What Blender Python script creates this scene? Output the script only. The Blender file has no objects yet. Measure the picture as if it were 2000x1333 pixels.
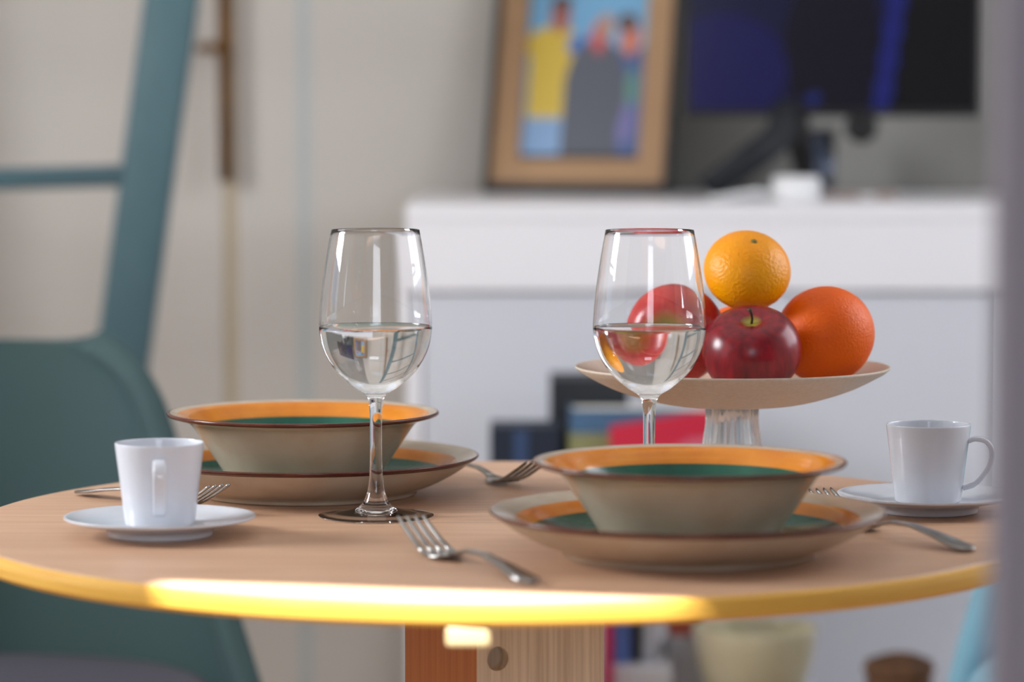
import bpy, bmesh, math, random
from mathutils import Vector, Matrix
random.seed(7)
SC = bpy.context.scene
COL = SC.collection
PI = math.pi
R = math.radians

# ------------------------------------------------------------------ camera, sky, sun, window light, exposure
cd = bpy.data.cameras.new('camera')
cam = bpy.data.objects.new('camera', cd); COL.objects.link(cam)
cam.location = (0, 0, 1.05)
cam.rotation_euler = (R(90 - 4.105), 0, 0)
cd.sensor_width = 36; cd.lens = 117.0
cd.clip_start = 0.02
cd.dof.use_dof = True; cd.dof.focus_distance = 2.44; cd.dof.aperture_fstop = 3.5
SC.camera = cam

w = bpy.data.worlds.new('sky'); SC.world = w; w.use_nodes = True
bg = w.node_tree.nodes['Background']
bg.inputs[0].default_value = (0.62, 0.74, 1.0, 1); bg.inputs[1].default_value = 1.0

sd = bpy.data.lights.new('sun', 'SUN'); sd.energy = 14.5; sd.angle = R(0.6); sd.color = (1.0, .97, .92)
sun = bpy.data.objects.new('sun', sd); COL.objects.link(sun)
SUN_DIR = Vector((0.22, 1.0, -2.8)).normalized()
sun.rotation_euler = SUN_DIR.to_track_quat('-Z', 'Y').to_euler()

def area(name, loc, direction, sx, sy, power, color):
    d = bpy.data.lights.new(name, 'AREA'); d.shape = 'RECTANGLE'; d.size = sx; d.size_y = sy
    d.energy = power; d.color = color
    o = bpy.data.objects.new(name, d); COL.objects.link(o)
    o.location = loc
    o.rotation_euler = Vector(direction).to_track_quat('-Z', 'Z').to_euler()
    return o
area('daylight_left', (-1.70, 2.56, 1.50), (1, 0, -0.10), .60, 1.05, 44, (.95, .97, 1.0))
area('daylight_rear', (.22, -1.12, 1.62), (-.05, 1, -.12), 1.0, 1.0, 11, (.90, .94, 1.0))
area('daylight_right', (1.46, 3.0, 1.6), (-1, 0, -.1), 1.0, 1.1, 10, (.95, .97, 1.0))

SC.view_settings.view_transform = 'Standard'; SC.view_settings.look = 'None'
SC.view_settings.gamma = 1; SC.view_settings.use_curve_mapping = False
SC.view_settings.exposure = 0.70
try:
    SC.cycles.max_bounces = 16; SC.cycles.transmission_bounces = 16; SC.cycles.glossy_bounces = 6
    SC.cycles.sample_clamp_indirect = 0
except Exception: pass

# ------------------------------------------------------------------ helpers
def srgb(r, g, b):
    f = lambda c: (c/255/12.92) if c/255 <= .04045 else ((c/255+.055)/1.055)**2.4
    return (f(r), f(g), f(b), 1)

def mat(name, col, rough=.5, metal=0, spec=.5, noise=None, bump=None, coat=0, sheen=0, trans=0, ior=1.45, sss=0):
    """noise=(scale, colour2, amount)  bump=(scale, strength)"""
    m = bpy.data.materials.new(name); m.use_nodes = True
    nt = m.node_tree; b = nt.nodes['Principled BSDF']
    b.inputs['Base Color'].default_value = col
    b.inputs['Roughness'].default_value = rough
    b.inputs['Metallic'].default_value = metal
    b.inputs['Specular IOR Level'].default_value = spec
    b.inputs['Coat Weight'].default_value = coat
    b.inputs['Coat Roughness'].default_value = .08
    b.inputs['Sheen Weight'].default_value = sheen
    b.inputs['Transmission Weight'].default_value = trans
    b.inputs['IOR'].default_value = ior
    b.inputs['Subsurface Weight'].default_value = sss
    tc = nt.nodes.new('ShaderNodeTexCoord')
    if noise:
        n = nt.nodes.new('ShaderNodeTexNoise'); n.inputs['Scale'].default_value = noise[0]; n.inputs['Detail'].default_value = 5
        nt.links.new(tc.outputs['Object'], n.inputs['Vector'])
        mx = nt.nodes.new('ShaderNodeMix'); mx.data_type = 'RGBA'
        mx.inputs[6].default_value = col; mx.inputs[7].default_value = noise[1]
        ml = nt.nodes.new('ShaderNodeMapRange')
        ml.inputs[1].default_value = .35; ml.inputs[2].default_value = .7; ml.inputs[4].default_value = noise[2]
        nt.links.new(n.outputs['Fac'], ml.inputs[0]); nt.links.new(ml.outputs[0], mx.inputs[0])
        nt.links.new(mx.outputs[2], b.inputs['Base Color'])
    if bump:
        n = nt.nodes.new('ShaderNodeTexNoise'); n.inputs['Scale'].default_value = bump[0]; n.inputs['Detail'].default_value = 3
        nt.links.new(tc.outputs['Object'], n.inputs['Vector'])
        bp = nt.nodes.new('ShaderNodeBump'); bp.inputs['Strength'].default_value = bump[1]; bp.inputs['Distance'].default_value = .001
        nt.links.new(n.outputs['Fac'], bp.inputs['Height']); nt.links.new(bp.outputs[0], b.inputs['Normal'])
    return m

def wood(name, c1, c2, stretch=(1, 14, 14), scale=5, rough=.45, amount=1.0, seam=None, spec=.4):
    m = bpy.data.materials.new(name); m.use_nodes = True
    nt = m.node_tree; b = nt.nodes['Principled BSDF']; L = nt.links.new
    tc = nt.nodes.new('ShaderNodeTexCoord'); mp = nt.nodes.new('ShaderNodeMapping'); mp.inputs['Scale'].default_value = stretch
    n = nt.nodes.new('ShaderNodeTexNoise'); n.inputs['Scale'].default_value = scale; n.inputs['Detail'].default_value = 8; n.inputs['Distortion'].default_value = .4
    L(tc.outputs['Object'], mp.inputs[0]); L(mp.outputs[0], n.inputs['Vector'])
    cr = nt.nodes.new('ShaderNodeValToRGB'); cr.color_ramp.elements[0].position = .3; cr.color_ramp.elements[1].position = .7
    cr.color_ramp.elements[0].color = c1; cr.color_ramp.elements[1].color = c2
    L(n.outputs['Fac'], cr.inputs[0])
    out = cr.outputs[0]
    if seam:      # thin joint line between two boards
        sx = nt.nodes.new('ShaderNodeSeparateXYZ'); L(tc.outputs['Object'], sx.inputs[0])
        d = nt.nodes.new('ShaderNodeMath'); d.operation = 'SUBTRACT'; L(sx.outputs['Y'], d.inputs[0]); d.inputs[1].default_value = seam
        a = nt.nodes.new('ShaderNodeMath'); a.operation = 'ABSOLUTE'; L(d.outputs[0], a.inputs[0])
        l = nt.nodes.new('ShaderNodeMath'); l.operation = 'LESS_THAN'; L(a.outputs[0], l.inputs[0]); l.inputs[1].default_value = .0009
        mx = nt.nodes.new('ShaderNodeMix'); mx.data_type = 'RGBA'; mx.inputs[7].default_value = srgb(150, 112, 80)
        gx = nt.nodes.new('ShaderNodeMath'); gx.operation = 'GREATER_THAN'; L(sx.outputs['X'], gx.inputs[0]); gx.inputs[1].default_value = -.068
        ml = nt.nodes.new('ShaderNodeMath'); ml.operation = 'MULTIPLY'; L(l.outputs[0], ml.inputs[0]); L(gx.outputs[0], ml.inputs[1])
        L(ml.outputs[0], mx.inputs[0]); L(out, mx.inputs[6]); out = mx.outputs[2]
    L(out, b.inputs['Base Color'])
    b.inputs['Roughness'].default_value = rough; b.inputs['Specular IOR Level'].default_value = spec
    bp = nt.nodes.new('ShaderNodeBump'); bp.inputs['Strength'].default_value = .12; bp.inputs['Distance'].default_value = .0006
    L(n.outputs['Fac'], bp.inputs['Height']); L(bp.outputs[0], b.inputs['Normal'])
    return m

def obj(name, bm, m=None, parent=None, smooth=False, loc=None):
    me = bpy.data.meshes.new(name); bm.normal_update(); bm.to_mesh(me); bm.free()
    o = bpy.data.objects.new(name, me); COL.objects.link(o)
    if m:
        for x in (m if isinstance(m, (list, tuple)) else [m]): me.materials.append(x)
    if smooth:
        for p in me.polygons: p.use_smooth = True
    if parent: o.parent = parent
    if loc: o.location = loc
    return o

def thing(name, label, cat, loc=(0, 0, 0), rotz=0, group=None):
    o = bpy.data.objects.new(name, None); COL.objects.link(o); o.empty_display_size = .03
    o.location = loc; o.rotation_euler = (0, 0, rotz); o['label'] = label; o['category'] = cat
    if group: o['group'] = group
    return o
def tag(o, label, cat, group=None):
    o['label'] = label; o['category'] = cat
    if group: o['group'] = group
    return o
def struct(o): o['kind'] = 'structure'; return o

def box(bm, x0, y0, z0, x1, y1, z1, mi=0, bev=0):
    vs = [bm.verts.new(p) for p in ((x0,y0,z0),(x1,y0,z0),(x1,y1,z0),(x0,y1,z0),(x0,y0,z1),(x1,y0,z1),(x1,y1,z1),(x0,y1,z1))]
    fs = []
    for f in ((0,3,2,1),(4,5,6,7),(0,1,5,4),(1,2,6,5),(2,3,7,6),(3,0,4,7)):
        fc = bm.faces.new([vs[i] for i in f]); fc.material_index = mi; fs.append(fc)
    if bev:
        es = list({e for f in fs for e in f.edges})
        bmesh.ops.bevel(bm, geom=es, offset=bev, segments=3, profile=.6, affect='EDGES', clamp_overlap=True)
    return bm
def boxbm(*a, **k): return box(bmesh.new(), *a, **k)

def lathe(prof, n=96, mats=None, close=False):
    """prof: list of (r, z); mats: material index per segment. close joins the end to the start"""
    bm = bmesh.new(); rings = []
    for r, z in prof:
        if r < 1e-6: rings.append([bm.verts.new((0, 0, z))])
        else: rings.append([bm.verts.new((r*math.cos(2*PI*i/n), r*math.sin(2*PI*i/n), z)) for i in range(n)])
    k = len(prof)
    for s in range(k if close else k-1):
        a, b = rings[s], rings[(s+1) % k]
        mi = mats[s] if mats else 0
        for i in range(n):
            j = (i+1) % n
            if len(a) == 1 and len(b) == 1: continue
            if len(a) == 1: f = bm.faces.new((a[0], b[i], b[j]))
            elif len(b) == 1: f = bm.faces.new((a[i], b[0], a[j]))
            else: f = bm.faces.new((a[i], b[i], b[j], a[j]))
            f.material_index = mi
    bmesh.ops.recalc_face_normals(bm, faces=bm.faces)
    return bm

def smoothprof(pts, sub=5, mats=None):
    """Catmull-Rom through pts, also expands a per-segment material list"""
    out = []; om = []
    n = len(pts)
    for i in range(n-1):
        p0 = pts[max(i-1, 0)]; p1 = pts[i]; p2 = pts[i+1]; p3 = pts[min(i+2, n-1)]
        for k in range(sub):
            t = k/sub
            q = []
            for c in (0, 1):
                q.append(.5*((2*p1[c]) + (-p0[c]+p2[c])*t + (2*p0[c]-5*p1[c]+4*p2[c]-p3[c])*t*t + (-p0[c]+3*p1[c]-3*p2[c]+p3[c])*t**3))
            out.append((max(q[0], 0), q[1])); om.append(mats[i] if mats else 0)
    out.append(pts[-1])
    return out, om

def tube(bm, pts, rad, n=12, cap=True):
    """round tube through pts; rad a number or a list"""
    pts = [Vector(p) for p in pts]; rr = rad if isinstance(rad, (list, tuple)) else [rad]*len(pts)
    rings = []; up = Vector((0, 0, 1))
    for i, p in enumerate(pts):
        d = (pts[min(i+1, len(pts)-1)] - pts[max(i-1, 0)]).normalized()
        u = up if abs(d.dot(up)) < .95 else Vector((1, 0, 0))
        a = d.cross(u).normalized(); b = a.cross(d).normalized()
        rings.append([bm.verts.new(p + rr[i]*(math.cos(2*PI*k/n)*a + math.sin(2*PI*k/n)*b)) for k in range(n)])
    for s in range(len(rings)-1):
        for k in range(n):
            j = (k+1) % n
            bm.faces.new((rings[s][k], rings[s][j], rings[s+1][j], rings[s+1][k]))
    if cap:
        bm.faces.new(rings[0][::-1]); bm.faces.new(rings[-1])
    bmesh.ops.recalc_face_normals(bm, faces=bm.faces)
    return bm

def strip(bm, secs, ny=9):
    """closed bar from cross-sections (origin, side, up, half width, half thickness), rounded outline"""
    rings = []
    for o, s, u, hw, ht in secs:
        ring = []
        for k in range(16):
            a = 2*PI*k/16
            c, sn = math.cos(a), math.sin(a)
            x = hw*math.copysign(abs(c)**.55, c); y = ht*math.copysign(abs(sn)**.55, sn)
            ring.append(bm.verts.new(Vector(o) + x*Vector(s) + y*Vector(u)))
        rings.append(ring)
    for i in range(len(rings)-1):
        for k in range(16):
            j = (k+1) % 16
            bm.faces.new((rings[i][k], rings[i][j], rings[i+1][j], rings[i+1][k]))
    bm.faces.new(rings[0][::-1]); bm.faces.new(rings[-1])
    bmesh.ops.recalc_face_normals(bm, faces=bm.faces)
    return bm

def copy_tree(o, parent=None):
    c = o.copy(); COL.objects.link(c)
    if parent: c.parent = parent
    for ch in list(o.children): copy_tree(ch, c)
    return c

# ------------------------------------------------------------------ materials
M = {}
M['wall'] = mat('warm_white_paint', srgb(196, 189, 180), .8, noise=(2.5, srgb(182, 176, 168), .6))
M['side_wall'] = mat('bright_white_paint', srgb(238, 235, 230), .8, noise=(2.5, srgb(232, 229, 224), .6))
M['shaded_wall'] = mat('wall_shade_grey', srgb(138, 136, 131), .8)  # wall shade put into the colour
M['partition'] = mat('lilac_grey_paint', srgb(134, 128, 138), .8, noise=(5, srgb(126, 120, 130), .5))
M['ceiling'] = mat('ceiling_white', srgb(235, 233, 228), .9)
M['floor'] = wood('oak_floor', srgb(150, 118, 88), srgb(178, 146, 112), (10, 1, 1), 3)
M['door'] = mat('door_paint', srgb(199, 192, 183), .6, noise=(3, srgb(193, 189, 180), .5))
M['seam'] = mat('tan_edge', srgb(184, 168, 138), .6)
M['cool_seam'] = mat('cool_grey_edge', srgb(178, 184, 182), .6)
M['brass'] = mat('aged_brass', srgb(140, 98, 44), .4, metal=.6, noise=(30, srgb(90, 62, 34), .8))
M['white_lac'] = mat('white_lacquer', srgb(232, 230, 232), .35)
M['white_in'] = mat('white_board', srgb(206, 207, 213), .5)
M['table'] = wood('ash_tabletop', srgb(190, 148, 118), srgb(209, 170, 138), (1.2, 16, 16), 5, .42, seam=2.364, spec=.45)
M['edge'] = wood('golden_plywood_edge', srgb(226, 168, 66), srgb(238, 186, 84), (2, 2, 60), 6, .4)
M['post_wood'] = wood('grained_oak', srgb(196, 180, 154), srgb(232, 220, 198), (90, 90, 2), 3, .5)
M['post_shaded'] = wood('shaded_oak', srgb(184, 112, 58), srgb(204, 132, 74), (60, 60, 2), 3, .5)  # darker orange oak: shade of the left face put into the colour
M['pale_wood'] = wood('pale_maple', srgb(214, 190, 140), srgb(228, 206, 160), (3, 3, 20), 4, .5)
M['glass'] = mat('clear_glass', (1, 1, 1, 1), 0, trans=1, ior=1.40)
M['water'] = mat('water', (.985, .995, 1, 1), 0, trans=1, ior=1.333)
M['porcelain'] = mat('white_porcelain', srgb(214, 217, 224), .12, spec=.5)
M['stoneware'] = mat('cream_glaze', srgb(192, 178, 158), .16, noise=(40, srgb(182, 160, 136), .7), bump=(60, .06))
M['orange_glaze'] = mat('orange_glaze', srgb(222, 138, 34), .16, noise=(30, srgb(198, 104, 22), .7))
M['green_glaze'] = mat('green_glaze', srgb(24, 92, 72), .14, noise=(35, srgb(14, 62, 54), .7))
M['brown_glaze'] = mat('brown_glaze', srgb(84, 40, 32), .16, noise=(50, srgb(110, 62, 44), .6))
M['steel'] = mat('stainless_steel', srgb(170, 168, 166), .17, metal=1, noise=(200, srgb(140, 138, 136), .3))
M['bisque'] = mat('beige_stoneware', srgb(216, 202, 184), .4, noise=(300, srgb(198, 178, 156), .5))
M['rib_glass'] = mat('ribbed_glass', (.97, .98, .99, 1), .05, trans=.86, ior=1.28)
M['orange'] = mat('orange_peel', srgb(243, 108, 0), .42, noise=(14, srgb(234, 90, 0), .8), bump=(520, .8), spec=.35)
M['mandarin'] = mat('mandarin_peel', srgb(250, 152, 0), .33, noise=(12, srgb(248, 172, 2), .9), bump=(420, .9), spec=.42)
M['navel'] = mat('dry_stalk_scar', srgb(120, 110, 50), .8)
M['stem'] = mat('apple_stalk', srgb(70, 48, 26), .7)
M['teal_wood'] = mat('teal_paint', srgb(74, 102, 108), .6, noise=(20, srgb(66, 94, 102), .5))
M['teal_shell'] = mat('dark_teal_upholstery', srgb(50, 72, 74), .75, noise=(6, srgb(48, 74, 66), .7), sheen=.05, bump=(400, .2))
M['blue_shell'] = mat('sky_blue_upholstery', srgb(124, 172, 190), .75, noise=(6, srgb(108, 156, 176), .6), sheen=.2, bump=(400, .2))
M['plum'] = mat('plum_grey_cushion', srgb(52, 48, 60), .85, noise=(60, srgb(44, 42, 52), .5), sheen=.05)
M['dark_leg'] = mat('dark_metal_leg', srgb(40, 40, 42), .4, metal=.6)
M['black'] = mat('black_plastic', srgb(20, 20, 20), .45)
M['navy_black'] = mat('blue_black_plastic', srgb(14, 19, 26), .6)
M['frame_black'] = mat('black_lacquer', srgb(22, 21, 22), .5)
M['mount'] = mat('tan_mount', srgb(178, 142, 106), .7, noise=(80, srgb(168, 130, 94), .5))
M['white_plastic'] = mat('white_plastic', srgb(225, 225, 225), .4)
M['gold_glass'] = mat('pale_gold_glaze', srgb(206, 198, 166), .06, noise=(8, srgb(176, 160, 120), .6), coat=1)
M['wicker'] = mat('brown_wicker', srgb(122, 84, 52), .8, noise=(60, srgb(60, 44, 38), .9), bump=(90, 1))
def plain(n, r, g, b, rough=.6, **k): return mat(n, srgb(r, g, b), rough, noise=(18, srgb(int(r*.86), int(g*.86), int(b*.86)), .5), **k)

# ------------------------------------------------------------------ the room
XL, XR, YF, YB, ZC = -1.62, 1.40, -1.2, 4.45, 2.6
struct(obj('floor', boxbm(XL-.1, -1.8, -.05, XR+.1, YB+.1, 0), M['floor']))
def ceiling_with_opening(hole):
    bm = bmesh.new(); outer = [(XL-.1, -1.8), (XR+.1, -1.8), (XR+.1, YB+.1), (XL-.1, YB+.1)]
    lv = []
    for z in (ZC, ZC+.06): lv.append(([bm.verts.new((*p, z)) for p in outer], [bm.verts.new((*p, z)) for p in hole]))
    for (o_, i_) in lv:
        for k in range(4): bm.faces.new((o_[k], o_[(k+1) % 4], i_[(k+1) % 4], i_[k]))
    for k in range(4):
        j = (k+1) % 4
        bm.faces.new((lv[0][0][k], lv[0][0][j], lv[1][0][j], lv[1][0][k])); bm.faces.new((lv[0][1][k], lv[0][1][j], lv[1][1][j], lv[1][1][k]))
    bmesh.ops.recalc_face_normals(bm, faces=bm.faces); return bm
def up(x, y, z=.75):        # where the sun ray through a table point crosses the ceiling
    t = (ZC-z)/-SUN_DIR.z; return (x-SUN_DIR.x*t, y-SUN_DIR.y*t)
SUN_HOLE = [up(-.225, 1.72), up(.30, 1.60), up(.30, 1.955), up(-.225, 2.077)]  # opening added and shaped to drop the sun strip on the table front
struct(obj('ceiling', ceiling_with_opening(SUN_HOLE), M['ceiling']))
struct(obj('wall_back', boxbm(XL-.1, YB, 0, XR+.1, YB+.1, ZC), M['wall']))
struct(obj('wall_shade_panel', boxbm(.07, YB-.03, .5, XR, YB, ZC), M['shaded_wall']))  # grey sheet standing in for the shaded wall behind the monitor
def side_wall(name, x0, x1, wy0, wy1, wz0, wz1):
    bm = boxbm(x0, -1.8, 0, x1, wy0, ZC); box(bm, x0, wy1, 0, x1, YB, ZC)
    box(bm, x0, wy0, 0, x1, wy1, wz0); box(bm, x0, wy0, wz1, x1, wy1, ZC)
    return struct(obj(name, bm, M['side_wall']))
side_wall('wall_left', XL-.1, XL, 2.24, 2.88, .95, 2.05)
side_wall('wall_right', XR, XR+.1, 2.45, 3.55, 1.0, 2.2)
def side_window(name, x, y0, y1, z0, z1, nx):
    bm = boxbm(x-.02, y0, z0, x+.02, y0+.05, z1); box(bm, x-.02, y1-.05, z0, x+.02, y1, z1)
    box(bm, x-.02, y0+.05, z0, x+.02, y1-.05, z0+.05); box(bm, x-.02, y0+.05, z1-.05, x+.02, y1-.05, z1)
    for k in range(1, nx):
        yy = y0 + (y1-y0)*k/nx; box(bm, x-.02, yy-.025, z0+.05, x+.02, yy+.025, z1-.05)
    return struct(obj(name, bm, M['white_lac']))
side_window('window_1', XL-.05, 2.24, 2.88, .95, 2.05, 1)
side_window('window_2', XR+.05, 2.45, 3.55, 1.0, 2.2, 2)
# rear wall (behind the camera) with its window; it runs slightly askew
A14 = math.atan2(-.25, .968)
bm = bmesh.new()
WX0, WX1, WZ0, WZ1 = -.35, .80, .9, 2.205
box(bm, -2.0, -.1, 0, WX0, 0, ZC); box(bm, WX1, -.1, 0, 2.2, 0, ZC)
box(bm, WX0, -.1, 0, WX1, 0, WZ0); box(bm, WX0, -.1, WZ1, WX1, 0, ZC)
o = struct(obj('wall_rear', bm, M['side_wall'])); o.location = (0, -1.0, 0); o.rotation_euler = (0, 0, A14)
# the end of the partition the photograph looks past
struct(obj('wall_partition', boxbm(.2015, 1.37, 0, XR, 1.40, ZC, bev=.003), M['partition']))
# built-in door leaf with two edge strips and its bar handle
d = struct(obj('door_1', boxbm(-1.25, YB-.03, 0, -.374-.008, YB, 2.35, bev=.002), M['door']))
obj('edge_strip', boxbm(-.374-.008, YB-.026, 0, -.374+.008, YB, 2.35), M['seam'], d)
obj('fixed_panel', boxbm(-.374+.008, YB-.03, 0, -.284, YB, 2.35), M['door'], d)
obj('cool_strip', boxbm(-.284, YB-.0305, 0, -.268, YB, 2.35), M['cool_seam'], d)  # flush cool grey strip between the two panels
obj('fixed_panel', boxbm(-.268, YB-.03, 0, .07, YB, 2.35), M['door'], d)
bm = tube(bmesh.new(), [(-.376, YB-.062, .945), (-.380, YB-.062, 1.70)], .0098, 20)
h = obj('door_handle', bm, M['brass'], d, smooth=True)
bm = tube(bmesh.new(), [(-.378, YB-.062, 1.122), (-.405, YB-.058, 1.122), (-.412, YB-.03, 1.122)], .0065, 14)
obj('handle_bracket', bm, M['brass'], h, smooth=True)

# ------------------------------------------------------------------ white sideboard
SF, ST = 3.85, .9315       # front plane, top height
SX0, SX1 = -.123, 1.30
side = thing('sideboard', 'long white sideboard with a plain drawer front carrying the screen and the picture frame', 'sideboard', (.58, 4.1, 0))
def rel(bmx, root):
    bmesh.ops.translate(bmx, verts=bmx.verts, vec=-Vector(root.location)); return bmx
def pbox(name, a, m, root, bev=.0015):
    return obj(name, rel(boxbm(*a, bev=bev), root), m, root)
pbox('top_board', (SX0, SF, ST-.018, SX1, 4.40, ST), M['white_lac'], side, .001)
pbox('side_panel', (SX0, SF+.004, .05, SX0+.018, 4.40, ST-.018), M['white_lac'], side)
pbox('side_panel', (SX1-.018, SF+.004, .05, SX1, 4.40, ST-.018), M['white_lac'], side)
pbox('drawer_front', (SX0+.001, SF+.001, .832, SX1-.001, SF+.02, ST-.0185), M['white_lac'], side, .0008)
pbox('door_panel', (SX0+.019, SF+.008, .05, .56, SF+.024, .829), M['white_in'], side)
pbox('door_panel', (.562, SF+.008, .05, SX1-.019, SF+.024, .829), M['white_in'], side)
pbox('plinth', (SX0+.02, SF+.05, 0, SX1-.02, 4.38, .05), M['white_lac'], side)

# ------------------------------------------------------------------ framed photograph of three people, leaning back
FW, FH = .247, .335
fr = thing('photo_frame', 'black edged picture frame with tan mount and a group portrait, leaning on the sideboard', 'picture frame', (.082, 4.29, ST+.001))
fr.rotation_euler = (R(-14), 0, R(-17))
def ringbm(w0, h0, w1, h1, y0, y1, z0=0):
    """rectangular ring between outer w0 x h0 and inner w1 x h1 centred on x"""
    bm = bmesh.new(); dz = (h0-h1)/2
    box(bm, -w0/2, y0, z0, w0/2, y1, z0+dz); box(bm, -w0/2, y0, z0+h0-dz, w0/2, y1, z0+h0)
    box(bm, -w0/2, y0, z0+dz, -w1/2, y1, z0+h0-dz); box(bm, w1/2, y0, z0+dz, w0/2, y1, z0+h0-dz)
    return bm
rm = ringbm(FW, FH, FW-.014, FH-.014, -.010, .010); box(rm, -FW/2, -.010, .0065, FW/2, -.0045, .0125)
obj('frame_rim', rm, M['frame_black'], fr)
obj('mount', ringbm(FW-.014, FH-.014, FW-.086, FH-.090, -.004, .006, .007), M['mount'], fr)
obj('backing', boxbm(-FW/2+.004, .010, .004, FW/2-.004, .014, FH-.004), M['frame_black'], fr)
def cmat(name, emit=0, rough=.4):
    m = bpy.data.materials.new(name); m.use_nodes = True; nt = m.node_tree; b = nt.nodes['Principled BSDF']
    a = nt.nodes.new('ShaderNodeVertexColor'); a.layer_name = 'ink'
    nt.links.new(a.outputs[0], b.inputs['Base Color']); b.inputs['Roughness'].default_value = rough
    if emit:
        nt.links.new(a.outputs[0], b.inputs['Emission Color']); b.inputs['Emission Strength'].default_value = emit
    return m
def painted(name, x0, x1, z0, z1, y, nx, nz, fn, m, parent):
    """flat printed sheet; fn(u, v) gives the printed colour, u right, v up"""
    bm = bmesh.new(); cl = bm.loops.layers.color.new('ink')
    g = [[bm.verts.new((x0+(x1-x0)*i/nx, y, z0+(z1-z0)*j/nz)) for i in range(nx+1)] for j in range(nz+1)]
    for j in range(nz):
        for i in range(nx):
            f = bm.faces.new((g[j][i], g[j][i+1], g[j+1][i+1], g[j+1][i]))
            c = fn((i+.5)/nx, (j+.5)/nz)
            for l in f.loops: l[cl] = (c[0]/255, c[1]/255, c[2]/255, 1)
    return obj(name, bm, m, parent)
def ell(u, v, cu, cv, ru, rv): return ((u-cu)/ru)**2 + ((v-cv)/rv)**2 < 1
def portrait(u, v):
    c = (112, 168, 206)                                             # sky
    if v < .10: c = (96, 130, 180)
    if u < .42 and v < .20: c = (130, 165, 205)                     # jeans, left
    if (.03 < u < .46 and .20 < v < .60) or ell(u, v, .22, .60, .24, .10): c = (216, 184, 62)    # yellow shirt
    if ell(u, v, .42, .60, .08, .06): c = (70, 120, 190)
    if ell(u, v, .27, .76, .085, .095): c = (164, 96, 84)
    if ell(u, v, .27, .83, .085, .045): c = (92, 62, 58)            # hair
    if u > .76 and v < .58: c = (66, 92, 140)                       # right figure
    if ell(u, v, .84, .20, .10, .14): c = (118, 112, 168)
    if ell(u, v, .90, .36, .05, .10): c = (90, 140, 130)
    if ell(u, v, .86, .64, .085, .10): c = (206, 122, 96)
    if ell(u, v, .83, .72, .09, .05): c = (92, 70, 66)
    if ell(u, v, .59, .34, .26, .30) or (.33 < u < .80 and v < .34): c = (82, 86, 98)    # dark jumper, centre
    if ell(u, v, .60, .64, .07, .09): c = (196, 84, 84)
    if ell(u, v, .65, .70, .07, .07): c = (176, 138, 118)
    return c
painted('group_photograph', -(FW-.086)/2, (FW-.086)/2, .052, FH-.038-.007+.007, .003, 60, 84, portrait, cmat('printed_portrait'), fr)

# ------------------------------------------------------------------ monitor on splayed legs
mon = thing('monitor', 'dark computer screen with painted blue reflections standing on splayed black legs on the sideboard', 'monitor', (.35, 4.12, ST))
MX0, MX1, MZ0, MZ1 = .213-.35, .577-.35, 1.032-ST, 1.275-ST
def screen(u, v):  # blue stripe and dark blobs are painted reflections, with faint emission added
    c = (20, 22, 48)
    if ell(u, v, .50, .34, .17, .46) : c = (17, 17, 26)
    if ell(u, v, .12, .22, .22, .30): c = (22, 22, 66)
    if u > .70: c = (14, 15, 16)
    if .635+.03*v*3 < u < .70+.03*v*3: c = (26, 32, 92)
    if ell(u, v, .43, .06, .03, .03): c = (28, 36, 90)
    return c
obj('casing', boxbm(MX0, -.012, MZ0, MX1, .016, MZ1, bev=.003), M['black'], mon)
painted('screen', MX0+.006, MX1-.006, MZ0+.009, MZ1-.006, -.0125, 70, 44, screen, cmat('screen_reflections', .06, .15), mon)
ap = (-.005, .02, MZ0-.008)
bm = strip(bmesh.new(), [((ap[0]-.01, -.005, MZ0+.02), (1, 0, .3), (0, 1, 0), .017, .009), ((-.018, -.01, MZ0-.020), (.8, 0, -.5), (0, 1, 0), .021, .009), ((-.03, -.014, MZ0-.032), (.66, 0, -.75), (0, 1, 0), .019, .009), ((-.112, -.05, .011), (.66, 0, -.75), (0, 1, 0), .017, .009)])
obj('leg', bm, M['navy_black'], mon, smooth=True)
bm = strip(bmesh.new(), [((ap[0]+.004, .01, MZ0+.02), (1, 0, 0), (0, 1, 0), .020, .009), ((.002, .01, MZ0-.022), (1, 0, 0), (0, 1, 0), .016, .009), ((.024, .06, .005), (.95, 0, .3), (0, 1, 0), .013, .009)])
obj('leg', bm, M['black'], mon, smooth=True)
bm = lathe([(0, -.010), (.012, -.010), (.0195, -.006), (.0205, 0), (.0195, .008), (.014, .010), (0, .010)], 40)
bmesh.ops.rotate(bm, verts=bm.verts, matrix=Matrix.Rotation(PI/2, 3, 'X'))
bmesh.ops.translate(bm, verts=bm.verts, vec=(.082, .004, MZ0-.012))
obj('tilt_knob', bm, M['black'], mon, smooth=True)
# small clear blue tumbler behind
bm = lathe([(0, 0), (.018, 0), (.020, .003), (.023, .085), (.0215, .085), (.018, .005), (0, .005)], 40)
o = obj('tumbler', bm, mat('blue_tinted_glass', (.55, .68, .95, 1), .05, trans=1, ior=1.4), None, True, (.395, 4.30, ST))
tag(o, 'small blue tinted tumbler behind the screen legs', 'tumbler')
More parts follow.
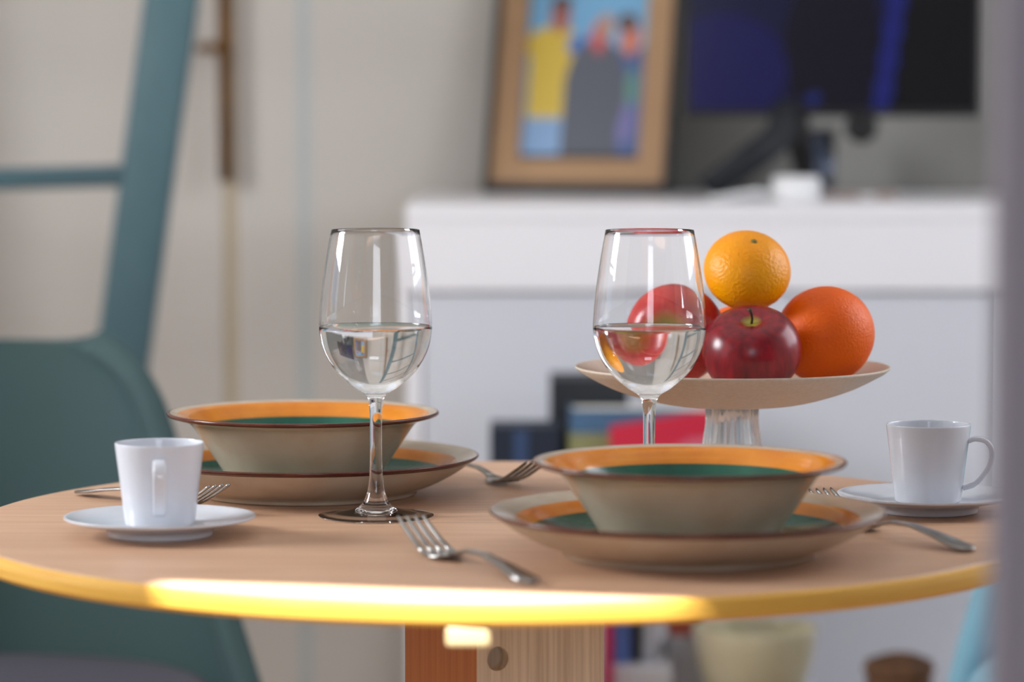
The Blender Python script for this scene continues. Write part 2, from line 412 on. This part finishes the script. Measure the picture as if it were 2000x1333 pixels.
# white charger and its cable
ch = thing('charger_puck', 'small white round charger with a looped cable on the sideboard', 'charger', (.343, 4.02, ST))
bm, _ = smoothprof([(0, 0), (.026, 0), (.029, .004), (.029, .024), (.026, .029), (0, .030)], 3)
obj('body', lathe(bm, 48), M['white_plastic'], ch, True)
pts = [(-.02, -.01, .006), (-.05, -.03, .012), (-.085, -.04, .006), (-.105, -.02, .004), (-.08, .03, .004), (-.03, .05, .004), (.03, .06, .004), (.10, .05, .004)]
obj('cable', tube(bmesh.new(), pts, .003, 8), M['white_plastic'], ch, True)
o = obj('notepad', boxbm(-.045, -.03, 0, .045, .03, .008, bev=.001), plain('pink_cover', 168, 150, 142), None, False, (.425, 4.1, ST))
tag(o, 'thin dusty pink notepad lying on the sideboard beside the charger', 'notepad')

# ------------------------------------------------------------------ things on the shelves
def slab(name, label, cat, a, m, rot=0, group=None, edge=None):
    """box a=(x0,y0,z0,x1,y1,z1); with edge = page material it gets cover and pages"""
    x0, y0, z0, x1, y1, z1 = a
    t = thing(name, label, cat, ((x0+x1)/2, (y0+y1)/2, z0), rot, group)
    if edge:
        c = boxbm(x0, y0, z0, x1, y0+.004, z1); box(c, x0, y0+.004, z0, x0+.002, y1, z1); box(c, x1-.002, y0+.004, z0, x1, y1, z1)
        bmesh.ops.translate(c, verts=c.verts, vec=-Vector(t.location)); obj('cover', c, m, t)
        p = boxbm(x0+.002, y0+.004, z0+.003, x1-.002, y1-.004, z1-.003)
        bmesh.ops.translate(p, verts=p.verts, vec=-Vector(t.location)); obj('pages', p, edge, t)
    else:
        c = boxbm(*a, bev=.002); bmesh.ops.translate(c, verts=c.verts, vec=-Vector(t.location)); obj('body', c, m, t)
    return t
# low white shelf unit standing in front of the sideboard
BZ1, BZ2, BF = .620, .330, 3.56
ben = thing('low_shelf', 'low white two-level shelf unit holding books in front of the sideboard', 'shelf', (.58, 3.70, 0))
pbox('shelf_board', (-.05, BF, BZ1-.018, .24, SF-.002, BZ1), M['white_lac'], ben)
pbox('shelf_board', (-.05, BF, BZ2-.018, 1.25, SF-.002, BZ2), M['white_lac'], ben)
for x in (-.05, 1.232):
    pbox('side_panel', (x, BF+.002, 0, x+.018, SF-.002, BZ2-.018), M['white_lac'], ben)
pbox('back_panel', (-.05, SF-.016, BZ2, .24, SF-.004, BZ1-.018), M['white_lac'], ben)
for x, y in ((-.05, BF+.002), (-.05, SF-.034)): pbox('upright', (x, y, BZ2, x+.016, y+.016, BZ1-.018), M['white_lac'], ben)
Z1, Z2 = BZ1+.0003, BZ2+.0003
pg = plain('page_edges', 226, 222, 210)
t = slab('storage_box', 'low navy box on the top shelf, left of the taller dark box', 'box', (-.024, 3.60, Z1, .052, 3.68, .698), plain('navy_card', 26, 36, 52))
obj('label_strip', rel(boxbm(.001, 3.5985, Z1+.004, .018, 3.6, .694), t), plain('blue_card', 50, 70, 104), t)
slab('storage_box', 'tall dark box on the top shelf behind the blue and olive books', 'box', (.043, 3.70, Z1, .130, 3.80, .742), plain('charcoal_card', 34, 38, 44))
slab('book', 'olive book lying under the blue one on the top shelf', 'book', (.062, 3.60, Z1, .225, 3.69, .690), plain('olive_cover', 140, 140, 96), edge=pg)
slab('book', 'blue book lying on top of the olive book on the top shelf', 'book', (.064, 3.605, .6905, .230, 3.69, .716), plain('steel_blue_cover', 74, 106, 138), edge=pg)
rb = thing('magazine', 'red and pink magazine standing in front of the books on the top shelf', 'magazine', (.165, 3.585, Z1))
def cover(u, v):
    if ell(u, v, .34, .36, .24, .26): return (232, 170, 186)
    if ell(u, v, .82, .42, .28, .30): return (214, 100, 124)
    return (206, 40, 68)
bm = bmesh.new(); vs = [bm.verts.new(p) for p in ((-.059,0,0),(.059,0,0),(.059,.006,0),(-.059,.006,0),(-.059,0,.080),(.059,0,.099),(.059,.006,.099),(-.059,.006,.080))]
for f in ((0,3,2,1),(4,5,6,7),(1,2,6,5),(2,3,7,6),(3,0,4,7),(0,1,5,4)): bm.faces.new([vs[i] for i in f])
obj('pages', bm, plain('crimson_paper', 204, 50, 74), rb)
bm = bmesh.new(); cl = bm.loops.layers.color.new('ink'); nx, nz = 40, 24
g = [[bm.verts.new((-.059+.118*i/nx, -.0006, (.080+.019*i/nx)*j/nz)) for i in range(nx+1)] for j in range(nz+1)]
for j in range(nz):
    for i in range(nx):
        f = bm.faces.new((g[j][i], g[j][i+1], g[j+1][i+1], g[j+1][i]))
        c = cover((i+.5)/nx, (j+.5)/nz)
        for l in f.loops: l[cl] = (c[0]/255, c[1]/255, c[2]/255, 1)
obj('front_cover', bm, cmat('printed_red_cover'), rb)

ZB = .434
slab('storage_box', 'white box on the lower shelf carrying the upright books', 'box', (.1105, 3.60, Z2, .175, 3.80, ZB), plain('white_card', 214, 214, 216))
def up_book(colour, x0, x1, y, z0, z1, label):
    return slab('book', label, 'book', (x0, y, z0+.0003, x1, y+.10, z1), plain('cloth_%d' % colour[0], *colour), edge=pg)
up_book((96, 132, 200), .1125, .130, 3.625, ZB, .585, 'blue upright book on the white box under the table edge')
up_book((36, 34, 38), .1315, .1425, 3.630, ZB, .575, 'black upright book right of the blue upright book')
up_book((205, 208, 214), .144, .162, 3.640, ZB, .590, 'pale grey upright book right of the black upright book')
up_book((200, 30, 92), .1005, .1095, 3.585, Z2, .570, 'magenta book with a thin spine, first upright beside the table post')
slab('storage_box', 'brick red box on the low white carton, right of the pale grey book', 'box', (.176, 3.70, .452, .203, 3.80, .580), plain('brick_card', 186, 92, 70))
slab('storage_box', 'low white carton on the lower shelf under the brick red box', 'box', (.176, 3.69, Z2, .214, 3.81, .4517), plain('white_carton', 205, 206, 210))
slab('book', 'dark maroon book right of the brick red box', 'book', (.204, 3.70, .452, .213, 3.80, .575), plain('maroon_cover', 84, 46, 48), edge=pg)
pr, _ = smoothprof([(0, 0), (.034, .0), (.036, .004), (.020, .012), (.018, .026), (.036, .046), (.056, .076), (.066, .112), (.0695, .140), (.0675, .1405), (.0635, .114), (.053, .079), (.033, .050), (0, .036)], 4)
o = obj('serving_bowl', lathe(pr, 72), M['gold_glass'], None, True, (.268, 3.64, Z2)); tag(o, 'glossy pale gold footed bowl on the lower shelf seen below the table edge', 'bowl')
bk = thing('basket', 'small brown wicker basket on the lower shelf near the light blue chair', 'basket', (.425, 3.62, Z2))
pr, _ = smoothprof([(0, 0), (.028, 0), (.032, .010), (.037, .098), (.035, .098), (.030, .012), (0, .006)], 3)
obj('body', lathe(pr, 48), M['wicker'], bk, True)
obj('rim', tube(bmesh.new(), [(.037*math.cos(a*PI/12), .037*math.sin(a*PI/12), .099+.002*math.sin(a*2)) for a in range(25)], .003, 8), M['wicker'], bk, True)
hd = [(.036*math.cos(R(a)), 0, .098+.018*math.sin(R(a))) for a in range(0, 181, 12)]
obj('carry_handle', tube(bmesh.new(), hd, .002, 8), M['wicker'], bk, True)

# ------------------------------------------------------------------ ladder rack
lad = thing('ladder_rack', 'teal painted ladder rack standing by the back wall behind the dark teal chair', 'ladder rack', (-.66, 3.95, 0))
def post(x0, x1, name='post'):
    bm = strip(bmesh.new(), [((x0, 0, 0), (1, 0, 0), (0, 1, 0), .032, .014), ((x1, 0, 2.0), (1, 0, 0), (0, 1, 0), .034, .014)])
    obj(name, bm, M['teal_wood'], lad, True)
post(.089, .089+.288)
post(-.105-.12, -.105-.26)
for z in (.36, .66, .958, 1.26, 1.56, 1.84):
    xr = .089+.144*z; xl = -.225-.14*z/2
    obj('rung', strip(bmesh.new(), [((xl, 0, z-.008), (0, 1, 0), (0, 0, 1), .012, .013), ((xr, 0, z+.006), (0, 1, 0), (0, 0, 1), .012, .013)]), M['teal_wood'], lad, True)

# ------------------------------------------------------------------ shell chairs
def wfun(z):     # half width of the back at height z
    pts = [(.40, .27), (.475, .25), (.55, .225), (.62, .195), (.68, .173), (.72, .160), (.75, .149), (.78, .131), (.797, .111), (.810, .085), (.8101, .085)]
    if z <= pts[0][0]: return pts[0][1]
    for (a, b), (c, d) in zip(pts, pts[1:]):
        if z <= c: return b + (d-b)*(z-a)/(c-a)
    return pts[-1][1]
def shell_chair(name, label, shell, loc, rotz, s=1.0):
    t = thing(name, label, 'chair', loc, rotz); t.scale = (s, s, s)
    bm = bmesh.new(); nz, nu = 34, 24; g = []
    for j in range(nz+1):
        z = .40 + (.810-.40)*(1-(1-j/nz)**1.6)
        ww = wfun(z); row = []
        for i in range(nu+1):
            u = -1+2*i/nu
            x = ww*math.sin(u*PI/2); y = -.20*(1-math.cos(u*PI/2))*(ww/.27)**1.5 + .10*(z-.4)
            row.append(bm.verts.new((x, y, z)))
        g.append(row)
    for j in range(nz):
        for i in range(nu): bm.faces.new((g[j][i], g[j][i+1], g[j+1][i+1], g[j+1][i]))
    b = obj('backrest', bm, shell, t, True)
    md = b.modifiers.new('thick', 'SOLIDIFY'); md.thickness = .028; md.offset = 0
    sb = b.modifiers.new('soft', 'SUBSURF'); sb.levels = sb.render_levels = 1
    pr, _ = smoothprof([(0, .38), (.20, .38), (.245, .40), (.258, .435), (.245, .462), (.20, .470), (0, .470)], 3)
    bm = lathe(pr, 48); bmesh.ops.scale(bm, vec=(1, .92, 1), verts=bm.verts); bmesh.ops.translate(bm, vec=(0, -.20, 0), verts=bm.verts)
    obj('seat', bm, shell, t, True)
    pr, _ = smoothprof([(0, .471), (.17, .471), (.205, .480), (.21, .490), (.19, .502), (0, .508)], 3)
    bm = lathe(pr, 48); bmesh.ops.translate(bm, vec=(0, -.235, 0), verts=bm.verts)
    obj('seat_cushion', bm, M['plum'], t, True)
    for sx in (-1, 1):
        for y0, y1 in ((-.08, .02), (-.34, -.42)):
            obj('leg', tube(bmesh.new(), [(sx*.13, y0, .385), (sx*.20, y1, 0)], [.014, .010], 12), M['dark_leg'], t, True)
    return t
shell_chair('shell_chair', 'dark teal upholstered shell chair behind the left side of the table', M['teal_shell'], (-.508, 3.33, 0), R(3))
shell_chair('shell_chair', 'light blue upholstered shell chair mostly hidden at the right', M['blue_shell'], (.727, 3.33, 0), R(-4), 1.1)

# ------------------------------------------------------------------ the table
TX, TY, TRX, TRY, TZ = -.006, 2.381, .386, .396, .75
tab = thing('dining_table', 'round pale wood dining table with golden edge on a square wooden post', 'table', (TX, TY, 0))
n = 240
def disc(prof, closed=True):
    bm = lathe(prof, n, close=not closed)
    for v in bm.verts:
        a = math.atan2(v.co.y, v.co.x); r = math.hypot(v.co.x, v.co.y)
        v.co.x = (TRX + (r-TRX))*math.cos(a) if r > .2 else v.co.x
        v.co.y = (TRY + (r-TRX))*math.sin(a) if r > .2 else v.co.y
    return bm
top = disc([(0, TZ-.014), (TRX-.0035, TZ-.014), (TRX-.0035, TZ-.0012), (TRX-.0047, TZ), (0, TZ)])
o = obj('tabletop', top, M['table'], tab)
o.data.transform(Matrix.Translation((TX, TY, 0))); o.location = (-TX, -TY, 0)
obj('edge_band', disc([(TRX-.0035, TZ-.0006), (TRX-.0005, TZ-.002), (TRX+.0003, TZ-.006), (TRX, TZ-.0125), (TRX-.003, TZ-.0155), (TRX-.012, TZ-.0155), (TRX-.012, TZ-.0142), (TRX-.0035, TZ-.0142)], closed=False), M['edge'], tab, False)
# square post turned 30 degrees, with a round bolt recess drilled in its right face
S = .0535
ps = boxbm(-S, -S, .04, S, S, TZ-.0142, bev=.002)
for f in ps.faces:
    if f.normal.x < -.7 : f.material_index = 1  # left face takes the shaded oak, the others the lit tone
po = obj('post', ps, [M['post_wood'], M['post_shaded']], tab)
cut = obj('cutter', lathe([(0, -.012), (.0088, -.012), (.0088, .02), (0, .02)], 40))
cut.data.transform(Matrix.Rotation(PI/2, 4, 'X')); cut.location = (-.0355, -S, .6565)
po.rotation_euler = (0, 0, 0)
bm_ = po.modifiers.new('drill', 'BOOLEAN'); bm_.object = cut; bm_.operation = 'DIFFERENCE'; bm_.solver = 'EXACT'
tab.location = (0, 0, 0); bpy.context.view_layer.update()
dg = bpy.context.evaluated_depsgraph_get()
nm = bpy.data.meshes.new_from_object(po.evaluated_get(dg))
po.modifiers.clear(); po.data = nm
bpy.data.objects.remove(cut)
tab.location = (TX, TY, 0)
po.rotation_euler = (0, 0, R(30)); po.location = (0, .019, 0)
obj('hanger_block', boxbm(-.0340, -.3945, TZ-.0280, -.0070, -.362, TZ-.0156, bev=.003), M['pale_wood'], tab)
bm = boxbm(-.26, -.035, 0, .26, .035, .04, bev=.004); box(bm, -.035, -.26, 0, .035, .26, .039, bev=.004)
o = obj('foot_cross', bm, M['post_wood'], tab); o.rotation_euler = (0, 0, R(30))

# ------------------------------------------------------------------ crockery
CM = [M['stoneware'], M['brown_glaze'], M['orange_glaze'], M['green_glaze']]
bowl_pts = [(0, .0), (.052, .0), (.056, -.0), (.058, .003), (.0635, .012), (.0755, .030), (.0860, .0450), (.0925, .0485), (.1015, .0510),
            (.1038, .0523), (.1040, .0538), (.1020, .0544), (.0965, .0531), (.0905, .0508), (.0860, .0473), (.0812, .0428), (.0660, .0235), (.056, .0095), (.045, .0055), (0, .0050)]
bowl_m = [0]*8 + [1]*3 + [0] + [2]*3 + [3]*4
def bowl_mesh():
    p, m = smoothprof(bowl_pts, 4, bowl_m); return lathe(p, 128, m)
plate_pts = [(0, .003), (.074, .003), (.076, .0), (.083, .0), (.086, .0035), (.099, .0085), (.115, .0170), (.128, .0262),
             (.1308, .0278), (.1318, .0292), (.1300, .0300), (.1240, .0284), (.1145, .0252), (.1090, .0222), (.1035, .0182), (.094, .0132), (.082, .0095), (.06, .0085), (0, .0085)]
plate_m = [0,0,0,0,0,0,0, 1,1,1, 0,0, 2,2, 3,3,3,3]
def plate_mesh():
    p, m = smoothprof(plate_pts, 4, plate_m); return lathe(p, 144, m)
def crockery(bm, name, label, cat, loc, group=None):
    return tag(obj(name, bm, CM, None, True, loc), label, cat, group)
crockery(plate_mesh(), 'dinner_plate', 'green and orange glazed deep plate under the further bowl, left of centre', 'plate', (-.157, 2.542, TZ+.0004))
crockery(bowl_mesh(), 'soup_bowl', 'orange and green glazed bowl stacked on the further plate behind the left wine glass', 'bowl', (-.160, 2.542, TZ+.0092))
crockery(plate_mesh(), 'dinner_plate', 'green and orange glazed deep plate under the nearer bowl at the front right', 'plate', (.1166, 2.196, TZ+.0004))
crockery(bowl_mesh(), 'soup_bowl', 'orange and green glazed bowl stacked on the nearer plate at the front right', 'bowl', (.118, 2.196, TZ+.0092))

sau_pts = [(0, .003), (.031, .003), (.032, 0), (.0365, 0), (.0375, .004), (.042, .0062), (.055, .0090), (.0650, .0118), (.0662, .0130), (.0650, .0136), (.054, .0108), (.040, .0085), (.030, .0072), (0, .0070)]
cup_pts = [(0, .0015), (.0200, .0015), (.0205, 0), (.0232, 0), (.0245, .003), (.0262, .018), (.0284, .036), (.0302, .050), (.0308, .0562), (.0302, .0572), (.0293, .0562), (.0286, .050), (.0266, .034), (.0245, .016), (.022, .007), (.015, .0045), (0, .004)]
def coffee(loc, rot, label_c, label_s):
    p, _ = smoothprof(sau_pts, 4)
    tag(obj('saucer', lathe(p, 112), M['porcelain'], None, True, (loc[0], loc[1], TZ+.0004)), label_s, 'saucer')
    t = thing('coffee_cup', label_c, 'cup', (loc[0], loc[1], TZ+.0078), rot)
    p, _ = smoothprof(cup_pts, 4)
    obj('body', lathe(p, 112), M['porcelain'], t, True)
    # strap handle in the local +x direction
    hp = [(.0292, .0452), (.0345, .0468), (.0420, .0452), (.0462, .0390), (.0455, .0300), (.0410, .0210), (.0340, .0135), (.0258, .0105)]
    q, _ = smoothprof(hp, 5)
    secs = []
    for i, (x, z) in enumerate(q):
        a, b = q[max(i-1, 0)], q[min(i+1, len(q)-1)]
        tx, tz = b[0]-a[0], b[1]-a[1]; l = math.hypot(tx, tz)
        secs.append(((x, 0, z), (0, 1, 0), (-tz/l, 0, tx/l), .0046, .0019))
    obj('handle', strip(bmesh.new(), secs), M['porcelain'], t, True)
coffee((-.2442, 2.294), R(-84), 'white porcelain coffee cup at the left with its handle towards the viewer', 'white porcelain saucer under the left coffee cup')
coffee((.3052, 2.428), R(-12), 'white porcelain coffee cup at the right beside the grey wall end', 'white porcelain saucer under the right coffee cup')

# ------------------------------------------------------------------ wine glasses with water
outer = [(0, .0034), (.013, .0031), (.026, .0019), (.0365, .0006), (.0405, .0004), (.0415, .0010), (.0405, .0017), (.026, .0036), (.013, .0070), (.0075, .0150), (.0052, .0260), (.0044, .042), (.0043, .062), (.0048, .080), (.0075, .0885),
         (.0165, .0945), (.0290, .1060), (.0372, .1200), (.0407, .1350), (.0405, .1470), (.0385, .1680), (.0350, .1910), (.0318, .2080)]
def inner_r(z):
    pr, _ = smoothprof(outer[14:], 8); best = None
    for (a, b), (c, d) in zip(pr, pr[1:]):
        if b <= z <= d: return (a+(c-a)*(z-b)/(d-b+1e-9)) - .0007
    return 0
def wine_glass(loc, label):
    t = thing('wine_glass', label, 'wine glass', loc)
    po_, _ = smoothprof(outer, 6)
    ins = [(.0315, .2083), (.0312, .2080)]
    zz = [.2040-.003*i for i in range(0, 37)]
    pin = [(inner_r(z), z) for z in zz if z > .0985]
    pin += [(.0150, .0962), (.008, .0935), (0, .0928)]
    obj('glass_body', lathe(po_ + ins[:1] + ins[1:] + pin, 112), M['glass'], t, True)
    W = .1385
    pw = [(0, .0926), (.0085, .0934), (.0152, .0960)] + [(inner_r(z)+.0002, z) for z in [.0985+(W-.0985)*i/16 for i in range(0, 17)]]
    pw += [(inner_r(W)-.0008, W-.0003), (0, W-.0003)]
    obj('water', lathe(pw, 112), M['water'], t, True)
    return t
wine_glass((-.0985, 2.398, TZ+.0002), 'left wine glass of water in front of the further bowl')
wine_glass((.0990, 2.392, TZ+.0002), 'right wine glass of water in front of the fruit stand')

# ------------------------------------------------------------------ footed fruit stand
fs = thing('fruit_stand', 'beige shallow dish on a ribbed glass foot carrying the fruit', 'fruit stand', (.1700, 2.56, TZ+.0002))
HD = .0935
dish = [(0, HD-.0275), (.034, HD-.0272), (.060, HD-.0240), (.090, HD-.0150), (.112, HD-.0045), (.1200, HD+.0008), (.1212, HD+.0028), (.1195, HD+.0030), (.108, HD-.0028), (.088, HD-.0112), (.060, HD-.0197), (.034, HD-.0230), (0, HD-.0235)]
p, _ = smoothprof(dish, 5)
obj('dish', lathe(p, 144), M['bisque'], fs, True)
bm = bmesh.new(); nn = 168; rings = []
fp = [(.046, 0), (.046, .004), (.036, .009), (.0265, .020), (.0215, .036), (.0190, .052), (.0190, HD-.0268), (.0150, HD-.0268), (.0150, .052), (.0172, .030), (.024, .012), (.040, .002), (.040, 0)]
for k, (r, z) in enumerate(fp):
    amp = .0017 if 2 <= k <= 6 else 0
    rings.append([bm.verts.new(((r+amp*math.cos(24*2*PI*i/nn))*math.cos(2*PI*i/nn), (r+amp*math.cos(24*2*PI*i/nn))*math.sin(2*PI*i/nn), z)) for i in range(nn)])
for s in range(len(rings)):
    a, b = rings[s], rings[(s+1) % len(rings)]
    for i in range(nn): bm.faces.new((a[i], b[i], b[(i+1) % nn], a[(i+1) % nn]))
bmesh.ops.recalc_face_normals(bm, faces=bm.faces)
obj('foot', bm, M['rib_glass'], fs, True)

# ------------------------------------------------------------------ fruit
def apple_mat(name, green, dark=srgb(92, 12, 24), light=srgb(150, 24, 36)):
    m = bpy.data.materials.new(name); m.use_nodes = True; nt = m.node_tree; b = nt.nodes['Principled BSDF']; L = nt.links.new
    tc = nt.nodes.new('ShaderNodeTexCoord'); sx = nt.nodes.new('ShaderNodeSeparateXYZ'); L(tc.outputs['Object'], sx.inputs[0])
    mp = nt.nodes.new('ShaderNodeMapping'); mp.inputs['Scale'].default_value = (1, 1, .18); L(tc.outputs['Object'], mp.inputs[0])
    n1 = nt.nodes.new('ShaderNodeTexNoise'); n1.inputs['Scale'].default_value = 170; n1.inputs['Detail'].default_value = 4; L(mp.outputs[0], n1.inputs['Vector'])
    n2 = nt.nodes.new('ShaderNodeTexNoise'); n2.inputs['Scale'].default_value = 34; L(tc.outputs['Object'], n2.inputs['Vector'])
    cr = nt.nodes.new('ShaderNodeValToRGB'); cr.color_ramp.elements[0].position = .35; cr.color_ramp.elements[0].color = dark
    cr.color_ramp.elements[1].position = .68; cr.color_ramp.elements[1].color = light
    ad = nt.nodes.new('ShaderNodeMath'); ad.operation = 'MULTIPLY_ADD'; ad.inputs[1].default_value = .5; L(n1.outputs['Fac'], ad.inputs[0])
    hf = nt.nodes.new('ShaderNodeMath'); hf.operation = 'MULTIPLY'; hf.inputs[1].default_value = .5; L(n2.outputs['Fac'], hf.inputs[0]); L(hf.outputs[0], ad.inputs[2])
    L(ad.outputs[0], cr.inputs[0])
    # yellow-green skin in and around the hollow of the stalk
    mr = nt.nodes.new('ShaderNodeMapRange'); mr.inputs[1].default_value = green[0]; mr.inputs[2].default_value = green[1]
    cv = nt.nodes.new('ShaderNodeVectorMath'); cv.operation = 'MULTIPLY'; cv.inputs[1].default_value = (1, 1, 0); L(tc.outputs['Object'], cv.inputs[0])
    ln = nt.nodes.new('ShaderNodeVectorMath'); ln.operation = 'LENGTH'; L(cv.outputs[0], ln.inputs[0])
    nz = nt.nodes.new('ShaderNodeMath'); nz.operation = 'MULTIPLY_ADD'; nz.inputs[1].default_value = .008; L(n2.outputs['Fac'], nz.inputs[0]); L(ln.outputs['Value'], nz.inputs[2])
    L(nz.outputs[0], mr.inputs[0])
    mx = nt.nodes.new('ShaderNodeMix'); mx.data_type = 'RGBA'; mx.inputs[7].default_value = srgb(150, 140, 44)
    L(mr.outputs[0], mx.inputs[0]); L(cr.outputs[0], mx.inputs[6]); L(mx.outputs[2], b.inputs['Base Color'])
    b.inputs['Roughness'].default_value = .27; b.inputs['Specular IOR Level'].default_value = .42
    return m
def apple(loc, rot, Rr, m, label, squash=.93):
    t = thing('apple', label, 'apple', loc); t.rotation_euler = rot
    pts = []
    for i in range(0, 49):
        a = PI*i/48
        rho = Rr*(1.06 - .36*math.exp(-(a/.50)**2) - .16*math.exp(-((PI-a)/.34)**2) - .05*(a/PI)**1.5)
        pts.append((rho*math.sin(a) if 0 < i < 48 else 0, rho*math.cos(a)*squash))
    bm = lathe(pts, 72)
    for v in bm.verts:      # five faint lobes at the base
        a = math.atan2(v.co.y, v.co.x); k = 1 + .018*math.cos(5*a)*max(0, -v.co.z/Rr)
        v.co.x *= k; v.co.y *= k
    obj('flesh', bm, m, t, True)
    zt = pts[0][1]
    obj('stem', tube(bmesh.new(), [(0, 0, zt-.002), (.0008, 0, zt+.004), (.0002, .0, zt+.009), (-.0012, 0, zt+.0125)], [.0010, .0009, .0011, .0017], 8), M['stem'], t, True)
    return t
def citrus(name, loc, Rr, m, label, squash=.95, tilt=(0, 0, 0), nav=True):
    t = thing(name, label, 'orange' if name == 'orange' else 'mandarin', loc); t.rotation_euler = tilt
    pts = []
    for i in range(0, 41):
        a = PI*i/40
        rho = Rr*(1 - .035*math.exp(-(a/.25)**2) - .03*math.exp(-((PI-a)/.25)**2))
        pts.append((rho*math.sin(a) if 0 < i < 40 else 0, rho*math.cos(a)*squash))
    obj('peel', lathe(pts, 72), m, t, True)
    zt = pts[0][1]
    obj('stalk_scar', lathe([(0, zt+.0012), (.0016, zt+.0010), (.0026, zt+.0002), (.0026, zt-.002), (0, zt-.002)], 12), M['navel'], t, True)
    return t
am1 = apple_mat('red_apple_skin', (.013, .007)); am2 = apple_mat('red_apple_skin_green_patch', (.027, .015), srgb(172, 34, 40), srgb(206, 62, 54))
F0 = TZ + HD
apple((.1810, 2.508, F0+.0195), (R(27), R(-3), 0), .0362, am1, 'dark red apple with upright stalk at the front of the fruit stand')
apple((.1262, 2.570, F0+.0275), (R(92), R(-14), R(-14)), .0375, am2, 'red apple lying on its side behind the right wine glass')
citrus('orange', (.2420, 2.566, F0+.0272), .0385, M['orange'], 'large deep orange fruit at the right of the fruit stand', .97, (R(-30), R(-25), 0))
citrus('mandarin', (.1815, 2.565, F0+.0770), .0338, M['mandarin'], 'bright yellow orange mandarin on top of the fruit pile', .87, (R(34), R(10), 0))
citrus('mandarin', (.1790, 2.622, F0+.0185), .0315, M['orange'], 'orange mandarin at the back of the pile, between the two apples', .9)

# ------------------------------------------------------------------ forks
def fork(end, tip, label, z0=TZ+.0004, group=None):
    end, tip = Vector(end + (0,)), Vector(tip + (0,))
    L = (tip-end).length; ang = math.atan2(tip.y-end.y, tip.x-end.x)
    t = thing('fork', label, 'fork', (end.x, end.y, z0), ang, group)
    k = L/.19
    def zc(s):       # height of the centre line along the fork
        P = [(0, .0018), (.02, .0040), (.05, .0085), (.08, .0110), (.105, .0085), (.120, .0036), (.130, .0018), (.142, .0026), (.160, .0085), (.178, .0165), (.19, .0225)]
        s = s/k
        for (a, b), (c, d) in zip(P, P[1:]):
            if s <= c:
                u = (s-a)/(c-a); return b + (d-b)*u
        return P[-1][1]
    def sec(s, y, hw, ht):
        e = .002; dz = zc(s+e)-zc(s-e); n_ = Vector((-dz, 0, 2*e)).normalized()
        return ((s, y, zc(s)), (0, 1, 0), n_, hw, ht)
    hs = [(0.0005, .0030), (.003, .0060), (.008, .0080), (.02, .0080), (.04, .0062), (.07, .0040), (.095, .0030), (.112, .0030), (.119, .0046)]
    obj('handle', strip(bmesh.new(), [sec(s*k, 0, w_, .0013) for s, w_ in hs]), M['steel'], t, True)
    bm = strip(bmesh.new(), [sec(s*k, 0, w_, .0011) for s, w_ in [(.117, .0042), (.122, .0078), (.127, .0105), (.133, .0118), (.139, .0122), (.1425, .0120)]])
    for q in (-3, -1, 1, 3):
        y = q*.0033
        strip(bm, [sec(s*k, y*(1-.1*(s-.14)/.05), w_, .0010) for s, w_ in [(.139, .0022), (.150, .0019), (.160, .0018), (.170, .0017), (.180, .0015), (.187, .0012), (.190, .0006)]])
    obj('tines', bm, M['steel'], t, True)
    return t
fork((.0130, 2.055), (-.0690, 2.226), 'fork in front of the left wine glass with its tines pointing away')
fork((-.0740, 2.722), (.0190, 2.556), 'fork behind the two place settings with its tines raised towards the nearer bowl')
fork((-.3320, 2.535), (-.2120, 2.398), 'fork half hidden behind the left coffee cup and saucer')
fork((.3060, 2.203), (.2210, 2.375), 'fork at the right beside the nearer plate, below the right coffee cup')

# ------------------------------------------------------------------ groups of alike things
GROUPS = {'dinner_plate': 'glazed dinner plates on the table', 'soup_bowl': 'glazed soup bowls stacked on the plates', 'saucer': 'white saucers on the table',
          'coffee_cup': 'white coffee cups on their saucers', 'wine_glass': 'wine glasses of water on the table', 'fork': 'steel forks on the table',
          'apple': 'apples on the fruit stand', 'mandarin': 'mandarins on the fruit stand', 'book': 'books on the low shelf', 'storage_box': 'boxes on the low shelf',
          'shell_chair': 'upholstered chairs around the table'}
for o in bpy.data.objects:
    g = GROUPS.get(o.name.split('.')[0])
    if g and o.parent is None: o['group'] = g
